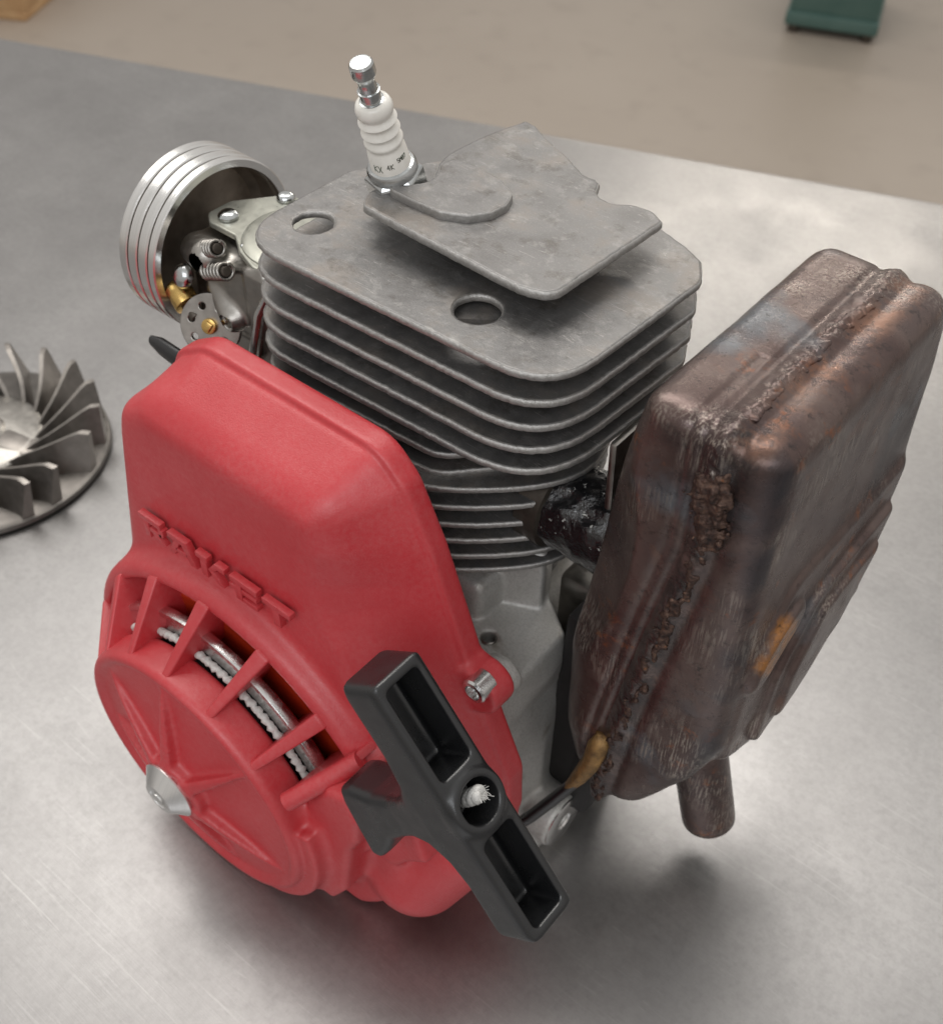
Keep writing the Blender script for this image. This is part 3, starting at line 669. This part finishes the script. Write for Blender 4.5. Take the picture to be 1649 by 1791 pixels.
# ---------- things visible through the vents
bm = bmesh.new()
add_lathe(bm, (-48, -115.5, 62), (0, 1, 0), [(6, 50), (0, 56), (0, 60), (1.5, 62), (2.5, 64.5), (1.2, 66), (0, 66.3), (.2, 68.3), (1, 68.6), (4, 68.2), (5, 60)], 128, False)
ring = from_bm('starter_pulley', bm, ALU, eng)
bm = bmesh.new(); pts = []
for k in range(190):
    a = math.radians(-20 + k * 1.1); r = 60.2 + .35 * math.sin(k * 2.4); pts.append((-48 + r * math.cos(a), -117.6 + .35 * math.cos(k * 2.4), 62 + r * math.sin(a)))
tube(bm, pts, [1.45 + .25 * math.sin(k * 1.9) for k in range(190)], 9)
from_bm('wound_rope', bm, ROPE, ring, True, 80)
bm = bmesh.new(); add_lathe(bm, (-48, -104.5, 62), (0, 1, 0), [(0, 40), (0, 68), (1.5, 70), (9, 71), (10, 40)], 96); from_bm('fan_ring', bm, ORANGE, eng)
bm = bmesh.new(); add_lathe(bm, (-46, -66, 61), (0, 1, 0), [(0, 0), (0, 76), (6, 76), (6, 0)], 64); bk = from_bm('fan_wheel', bm, DARK, eng)
for k in range(14):
    a = 2 * math.pi * k / 14; bm = bmesh.new()
    add_box(bm, (-46 + 70 * math.cos(a), -75, 61 + 70 * math.sin(a)), (20, 17, 1.6), (0, -a + .5, 0), .4); from_bm('fan_blade', bm, FLY, bk)
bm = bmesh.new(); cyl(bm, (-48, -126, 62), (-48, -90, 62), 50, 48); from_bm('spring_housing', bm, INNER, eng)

# ---------- pull handle
u3 = Vector((math.cos(math.radians(40.5)), 0, math.sin(math.radians(40.5)))); v3 = Vector((math.cos(math.radians(-49.5)), 0, math.sin(math.radians(-49.5)))); n3 = Vector((0, -1, 0))
a0 = Vector((52.2, -128, 201.0)); b0 = Vector((113.5, -128, 128.5)); HL = (b0 - a0).length; ctr = (a0 + b0) / 2
# local frame: U along pull axis, V along grip, N out of the front; build the SDF in local coordinates
class L: pass
G = Grid((-74, -54, -14), (4, 54, 14), 0.7)          # X=U, Y=V, Z=N  (origin: middle of the top face front edge)
T = 10.0                                              # half thickness
prof2 = [(0, -HL / 2), (0, HL / 2), (-17, HL / 2 + 1), (-18.5, HL / 2 - 3), (-18, 27), (-20, 19), (-26, 13.5), (-34, 12.5), (-43, 14.2), (-52, 17.0), (-61, 23.5), (-68, 27), (-72.5, 25.5), (-70.5, 13), (-68, 1), (-65.5, -4), (-60, -4.5), (-49, -2.2), (-40, -2), (-32, -3.2), (-26, -5.5), (-21, -12), (-18.5, -23), (-18.5, -HL / 2 + 3), (-17, -HL / 2 - 1)]
d2 = poly_sd(G.X, G.Y, prof2)
thick = T - 1.5 * np.clip((-G.X - 18) / 20, 0, 1) + 0 * G.Y
D = smax(d2, np.abs(G.Z) - thick, 3.4)
# waist scoop in the top face at the collar, slots and bore
col = sd_cyl(G, (-2, 0, 0), 0, 3.2, 9.6, 1.2); D = smin(D, col, 2.0)
for sgn in (-1, 1):
    D = smax(D, -sd_box(G, (-2, sgn * (HL / 4 + 4.2), 0), (14.5, HL / 4 - 7.6, 6.4), 1.6), 0.8)
D = smax(D, -sd_cyl(G, (-2, 0, 0), 0, 12, 6.9, .3), 0.8)
han = nets(G, D, 'starter_handle', BLK, eng, 2)
Mh = Matrix((u3, v3, n3)).transposed().to_4x4(); Mh.translation = (ctr + Vector((0, T, 0))) * S
han.matrix_local = Mh
# rope end sticking up in the bore, twisted strands
bm = bmesh.new()
for s_ in range(3):
    pts = []
    for k in range(40):
        t = k / 39; c0 = Vector((-13 + 15.0 * t, 1.5 - 3.6 * t ** 1.2, 1.0 * math.sin(t * 3) - 1.5)); a = t * 11 + s_ * 2.094
        pts.append(c0 + Vector((0, math.cos(a), math.sin(a))) * 1.15)
    tube(bm, pts, [1.75] * 36 + [1.6, 1.4, 1.0, .4], 9)
for _ in range(26):
    p = Vector((1.8, -2.2, -1.4)) + Vector((rng.uniform(-1.5, .6), rng.uniform(-1.2, 1.2), rng.uniform(-1.5, 1.5))); d = Vector((rng.uniform(.1, 1), rng.uniform(-.6, 1), rng.uniform(-1, 1))) * 2.0
    tube(bm, [p, p + d * .5, p + d + Vector((0, .4, 0))], .10, 4)
from_bm('rope_end', bm, ROPE, han, True, 80)

# ---------- crankcase
G = Grid((-72, -66, 0), (76, 52, 165), 1.0)
D = sd_cyl(G, (-14, -20, 62), 1, 42, 55, 4); D = np.maximum(D, 3 - G.Z)
D = smin(D, sd_box(G, (-14, -4, 112), (32, 34, 26), 4), 4)
ear = poly_sd(G.X, G.Y, [(8, -58), (8, -12), (22, -4), (34, -12), (48, -22), (51, -34), (45, -58)]); ear = smax(ear, np.abs(G.Z - 60) - 60, 1.0)
lower = poly_sd(G.X, G.Z, [(0, 2), (0, 121), (46, 121), (50, 108), (46, 92), (52, 60), (55, 30), (50, 2)])
D = smin(D, smax(ear, lower, 1.6), 1.2)
D = smin(D, sd_box(G, (20, -12, 130), (9, 10, 20), 2, ((.9, .43, 0), (-.43, .9, 0), (0, 0, 1))), 2)
D = smin(D, sd_cyl(G, (46, -62, 134), 1, 5, 8, 1.2), 2)
foot = sd_cyl(G, (52, -34, 20), 0, 12, 13, 1.5); D = smin(D, foot, 3)
D = smin(D, sd_box(G, (45, -30, 7), (14, 19, 6.5), 3), 4)
D = smax(D, -sd_cyl(G, (25.5, -41, 120), 2, 8, 3.1, .2), .6)
D = smax(D, -sd_cyl(G, (66, -34, 20), 0, 8, 3.4, .2), .6)
D = np.maximum(D, .6 - G.Z)
crank = nets(G, D, 'crankcase', CAST, eng, 1)
bm = bmesh.new()
for k in range(5): bmesh.ops.create_cone(bm, segments=24, radius1=3.15, radius2=2.7, depth=.5, cap_ends=False, matrix=Matrix.Translation((25.5, -41, 119.6 - 1.1 * k)))
from_bm('screw_thread', bm, STEEL, crank)
bm = bmesh.new(); add_lathe(bm, (63.6, -34, 20), (1, 0, 0), [(0, 12.2), (.6, 12.2), (1.0, 11.6), (1.0, 4.4), (.2, 3.6)], 48, False); from_bm('boss_face', bm, TURN, crank)
for k in range(3):
    bm = bmesh.new(); add_box(bm, (52 + 3 * k, -6 + 9 * k, 92), (3, 5, 90), (0, .1, 0), 1); from_bm('case_rib', bm, CAST, crank)
bm = bmesh.new(); add_box(bm, (42, 16, 98), (24, 40, 60), (0, 0, 0), 3); from_bm('far_case_half', bm, STEEL, crank)
bm = bmesh.new(); add_box(bm, (56, -8, 72), (20, 34, 128), (0, .03, 0), 3); add_box(bm, (66, -20, 46), (12, 16, 50), (0, .1, 0), 3); from_bm('muffler_bracket', bm, INNER, crank)

# ---------- exhaust duct with sealant
G = Grid((20, -45, 135), (95, 30, 205), 0.8)
D = sd_capsule(G, (28, -10, 173), (84, -10, 175), 16.5, 17.5) + vnoise(G, 9, 3) * .6 + vnoise(G, 3.6, 5) * .18
D = smax(D, np.abs(G.X - 58) - 27, 3)
nets(G, D, 'exhaust_duct', GOO, eng, 1)
bm = bmesh.new(); add_lathe(bm, (24, -10, 173), (1, 0, 0), [(0, 17), (0, 18.5), (9, 18), (10, 16)], 48); from_bm('exhaust_flange', bm, DARK, eng)

bm = bmesh.new(); add_box(bm, (55, 12, 188), (3, 60, 60), (0, -.04, 0), 1); from_bm('heat_shield', bm, STEEL, eng)
# ---------- muffler
G = Grid((48, -46, 34), (134, 92, 268), 0.9)
xz = [(72, 263), (117, 263), (118.5, 200), (121, 128), (112, 100), (96, 68), (80, 55), (67, 64), (58, 93), (56, 137), (62, 200), (67.5, 243)]
yz = [(-38.5, 263), (67, 263), (76, 247), (80, 225), (79, 176), (68, 146), (48, 122), (18, 100), (6, 66), (-6, 50), (-38.5, 50)]
xz = round_poly(xz, [8, 11, 20, 20, 10, 14, 10, 10, 20, 30, 30, 20], 6); yz = round_poly(yz, [10, 16, 12, 20, 20, 20, 20, 12, 8, 8, 6], 6)
dxz = poly_sd(G.X, G.Z, xz); dyz = poly_sd(G.Y, G.Z, yz); dyo = poly_sd(G.Y, G.Z, [(-38, 263), (67, 263), (76, 247), (79, 225), (79, 176), (68, 146), (48, 122), (18, 101), (-10, 95), (-38, 112)])
D = smax(dxz, dyz, 12)
# outer half pressed in steps
r1 = poly_sd(G.Y, G.Z, round_poly([(100, 190), (31, 191), (-9, 194), (-27, 174), (-29, 126), (-29, 60), (100, 60)], 12, 5))
r2_ = poly_sd(G.Y, G.Z, round_poly([(100, 176), (40, 175), (8, 174), (-9, 145), (-12, 100), (-12, 60), (100, 60)], 12, 5))
D = smin(D, smax(smax(dyo + 8, r1, 3), np.abs(G.X - 111) - 9.8, 3), 3); D = smin(D, smax(smax(dyo + 13, r2_, 3), np.abs(G.X - 111) - 12.8, 2.0), 2.0)
D = smin(D, smax(smax(dyo + 20, r2_ + 9, 3), np.abs(G.X - 111) - 15.2, 2.0), 2.0)
ou = ((G.Y + 16) + (G.Z - 170)) * .7071; ov = ((G.Z - 170) - (G.Y + 16)) * .7071
oval = (np.sqrt((ou / 2.0) ** 2 + ov ** 2) - 8.5); oval = smax(oval, np.abs(G.X - 111) - 12.6, 2); D = smin(D, oval, 2)
# seam path: x as a function of height (front) and constant on the top
sx_ = np.interp(G.Z, [40, 65, 113, 176, 213, 262], [76, 79, 83.5, 92, 98, 98]).astype('f')
groove = np.abs(G.X - (sx_ - 5)) - 1.0; D = D + .9 * np.exp(-((G.X - (sx_ - 5.5)) / 1.6) ** 2) + 0.8 * np.exp(-((G.X - (sx_ + 5.5)) / 2.2) ** 2) + .7 * np.exp(-((G.X - (sx_ - 10)) / 1.5) ** 2) * (G.Y < 0)
seamw = np.exp(-((G.X - sx_) / 3.2) ** 2)
D = D - seamw * (1.3 + .55 * vnoise(G, 5, 11) + .4 * vnoise(G, 2.6, 12))
D = D - .16 * vnoise(G, 38, 21) - .07 * vnoise(G, 16, 23)
# crescent flat on the engine side
xa = 77.5 - .0041 * (G.Z - 200) ** 2; D = smax(D, .5 * (xa - G.X) - .85 * (G.Y + 38.2), .5)
D = smin(D, sd_capsule(G, (104, 40, 120), (108, 62, 128), 13, 14), 4)
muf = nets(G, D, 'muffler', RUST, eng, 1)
# craggy weld bead down the front seam and along the top
G = Grid((66, -46, 56), (112, -30, 258), 0.55)
zc = [40, 65, 113, 176, 213, 262]; xc = [76, 79, 83.5, 92, 98, 98]
px_ = np.interp(G.Z, zc, xc) + 1.0 + .9 * np.sin(G.Z * .23) + .5 * np.sin(G.Z * .71)
rad = 1.15 + 1.5 * np.exp(-((G.Z - 236) / 12) ** 2) + .3 * np.sin(G.Z * .37) + .7 * np.exp(-((G.Z - 180) / 12) ** 2)
wid = 1.25 + 1.2 * np.exp(-((G.Z - 232) / 20) ** 2)
D = np.sqrt(((G.X - px_) / wid) ** 2 + (G.Y + 38.6 - np.clip((G.Z - 244) / 14, 0, 1) ** 2 * 9) ** 2) - rad + .55 * vnoise(G, 5, 31) + .45 * vnoise(G, 2.6, 32) + .22 * vnoise(G, 1.5, 33)
D = smax(D, np.abs(G.Z - 156) - 96, 2)
nets(G, D, 'weld_seam', WELD, muf, 0)
G = Grid((92, -34, 256), (106, 66, 266), 0.5)
D = np.sqrt(((G.X - 98.6 - .5 * np.sin(G.Y * .2)) / 2.2) ** 2 + ((G.Z - 260.3) * 1.0) ** 2) - 1.0 + .22 * vnoise(G, 5, 41) + .2 * vnoise(G, 2.2, 42) + .10 * vnoise(G, 1.2, 43)
D = np.maximum(D, .7 - np.abs(G.X - 99.6 - .4 * np.sin(G.Y * .3)) - (G.Z < 261.2) * 5)
D = smax(D, np.abs(G.Y - 14) - 42, 2)
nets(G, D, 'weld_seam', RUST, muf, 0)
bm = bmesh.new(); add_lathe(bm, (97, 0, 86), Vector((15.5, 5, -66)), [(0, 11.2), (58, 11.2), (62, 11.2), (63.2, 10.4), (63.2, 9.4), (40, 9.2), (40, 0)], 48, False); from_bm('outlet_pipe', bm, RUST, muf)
# bracket bolt and lead at the bottom of the muffler
bm = bmesh.new(); tube(bm, [(52, -52, 26), (58, -50, 38), (65, -47, 54), (70, -45, 66), (74, -44, 76)], [2.6, 2.6, 2.6, 2.4, 2.2], 14); from_bm('black_lead', bm, BLK, eng)
bm = bmesh.new(); tube(bm, [(70, -45, 66), (74, -44, 77), (77, -42, 88), (78, -40, 98), (78, -38, 103)], [2.0, 3.0, 3.8, 4.0, 2.6], 16)
for v in bm.verts: v.co += Vector(rng.normal(0, .25, 3))
from_bm('scorched_bracket', bm, OCHRE, eng, True, 80)

# ---------- carburettor
carb_c = Vector((0, 0, 0)); RC = (-17, 213)
def cring(x0, x1, ro, ri, mat, par, name):
    bm = bmesh.new(); add_lathe(bm, (x0, RC[0], RC[1]), (1, 0, 0), [(0, ri), (0, ro - .5), (.4, ro), (x1 - x0 - .4, ro), (x1 - x0, ro - .5), (x1 - x0, ri)], 96, False); return from_bm(name, bm, mat, par, True, 30)
G = Grid((-136, -44, 172), (-74, 14, 240), 0.8)
D = sd_box(G, (-104, -15, 205), (24, 20, 22), 3)
D = smin(D, sd_cyl(G, (-124, -15, 207), 0, 10, 15, 1), 3)
D = smin(D, sd_box(G, (-95, -20, 216), (18, 19, 12), 2, ((.94, 0, .34), (0, 1, 0), (-.34, 0, .94))), 2)
D = smin(D, sd_capsule(G, (-124, -34, 222), (-112, -38, 226), 6, 7), 3)
D = smin(D, sd_capsule(G, (-112, -36, 212), (-100, -40, 205), 4, 5), 4)
D = smin(D, sd_box(G, (-84, -18, 204), (8, 22, 26), 2), 2)
D = smax(D, -sd_box(G, (-108, -38, 200), (10, 4, 6), 1), 1)
carb = nets(G, D, 'carburettor', STEEL, eng, 1)
for k, (x0, x1) in enumerate(((-148.5, -144.2), (-143.4, -138.6), (-137.8, -133.0), (-132.2, -128.6))): cring(x0, x1, 35 - .1 * k, 31.5, TURN, carb, 'velocity_ring')
cring(-147, -129.5, 33.9, 31.8, DARK, carb, 'ring_core')
bm = bmesh.new(); add_lathe(bm, (-146, RC[0], RC[1]), (1, 0, 0), [(0, 0), (0, 33), (16.6, 33.2), (17, 32.8), (16, 31.8), (5, 31), (2, 28), (2, 0)], 96, False); from_bm('air_horn', bm, BOWL, carb)
pp = [(-127, -24), (-127, -13), (-114, 5), (-78, 8), (-76, -37), (-88, -38), (-99, -34), (-108, -28), (-122, -28)]
plate = slab('cover_plate', round_poly(pp, 3, 4), 229.4, 232, .6, PLATE, carb)
bm = bmesh.new(); add_lathe(bm, (-88, -14, 231), (0, 0, 1), [(0, 22), (1.6, 21.4), (2.6, 19.5), (2.2, 12), (3, 0)], 64, False); from_bm('diaphragm_dome', bm, PLATE, plate)
def screw(p, ax, r, h, mat, slot=True, par=None):
    p = Vector(p); ax = Vector(ax).normalized(); bm = bmesh.new()
    add_lathe(bm, p, ax, [(-2, r * .5), (0, r * .9), (.3, r), (h * .5, r * .97), (h * .85, r * .75), (h, r * .4), (h, 0)], 28)
    o = from_bm('screw', bm, mat, par or carb)
    if slot:
        a, u, v = frame(ax); bm = bmesh.new(); q = [p + a * (h * .97) + u * s * r * .8 + v * t * r * .14 for s, t in ((-1, -1), (1, -1), (1, 1), (-1, 1))]
        add_prism(bm, q, a * .12, 0); from_bm('slot', bm, INNER, o, False) if False else bm.free()
    return o
screw((-118.5, -21.5, 232), (0, 0, 1), 4.0, 2.6, ZINC); screw((-112, 1.5, 232), (0, 0, 1), 3.6, 2.6, ZINC); screw((-100, -31, 232), (0, 0, 1), 1.2, .8, ZINC)
screw((-122, -42.5, 215.5), (-.1, -1, .45), 4.8, 4.0, ZINC)
def spring(p0, p1, r, turns, wr, mat, par=None):
    p0, p1 = Vector(p0), Vector(p1); a, u, v = frame(p1 - p0); n_ = turns * 14; bm = bmesh.new()
    tube(bm, [p0 + (p1 - p0) * k / n_ + (u * math.cos(2 * math.pi * k / 14) + v * math.sin(2 * math.pi * k / 14)) * r for k in range(n_ + 1)], wr, 7)
    return from_bm('spring', bm, mat, par or carb, True, 80)
for (p0, p1) in (((-115, -38, 228), (-103, -40, 234)), ((-110, -41, 222), (-96, -43, 229))):
    spring(p0, p1, 2.8, 6, .75, STEEL); bm = bmesh.new(); cyl(bm, Vector(p0) - (Vector(p1) - Vector(p0)) * .25, p1, 1.9, 20); from_bm('idle_screw', bm, DARK, carb)
bm = bmesh.new(); cyl(bm, (-128.5, -43, 208.5), (-120, -45, 204.5), 5.0, 32); from_bm('brass_sleeve', bm, BRASS, carb)
bm = bmesh.new(); cyl(bm, (-120, -45, 204.5), (-114, -46, 202), 2.8, 20); from_bm('threaded_stud', bm, DARK, carb)
# perforated control wheel with brass centre
wc = Vector((-108, -45, 201)); wax = Vector((.36, -.82, .42)).normalized(); a, u, v = frame(wax)
cu_pts = [(12.3 * math.cos(t), 12.3 * math.sin(t)) for t in (2 * math.pi * k / 48 for k in range(48))]
wh = slab('control_wheel', cu_pts, -.9, .9, .35, STEEL, carb, holes=[(7.8 * math.cos(t), 7.8 * math.sin(t), 1.35) for t in (2 * math.pi * k / 7 for k in range(7))])
Mw = Matrix((u, v, a)).transposed().to_4x4(); Mw.translation = wc * S; wh.matrix_local = Mw
bm = bmesh.new(); cyl(bm, (0, 0, -1), (0, 0, 2.4), 3.0, 24); add_box(bm, (0, 0, 2.6), (3.5, 3, 1.6), (0, 0, .4), .3); from_bm('brass_nut', bm, BRASS, wh)
spring(wc + Vector((3, 4, 2)), wc + Vector((13, 14, 8)), 2.6, 6, .6, BRASS)
bm = bmesh.new(); tube(bm, [(-97, -38, 182), (-88, -42, 196), (-84, -40, 215), (-80, -38, 224)], 2.4, 12); from_bm('linkage_arm', bm, ALU, carb)
# black lever poking out behind the cover
bm = bmesh.new(); pts = [Vector((-134, -55, 187)), Vector((-128, -55, 187)), Vector((-117, -55, 186)), Vector((-100, -56, 185)), Vector((-85, -56, 184))]
tube(bm, pts, [2.4, 4.2, 4.6, 4.8, 4.8], 16)
for v in bm.verts: v.co.y = -55 + (v.co.y + 55) * .6
from_bm('choke_lever', bm, BLK, eng)
bm = bmesh.new(); add_box(bm, (-72, -12, 206), (16, 36, 44), (0, 0, 0), 3); from_bm('intake_spacer', bm, DARK, eng)
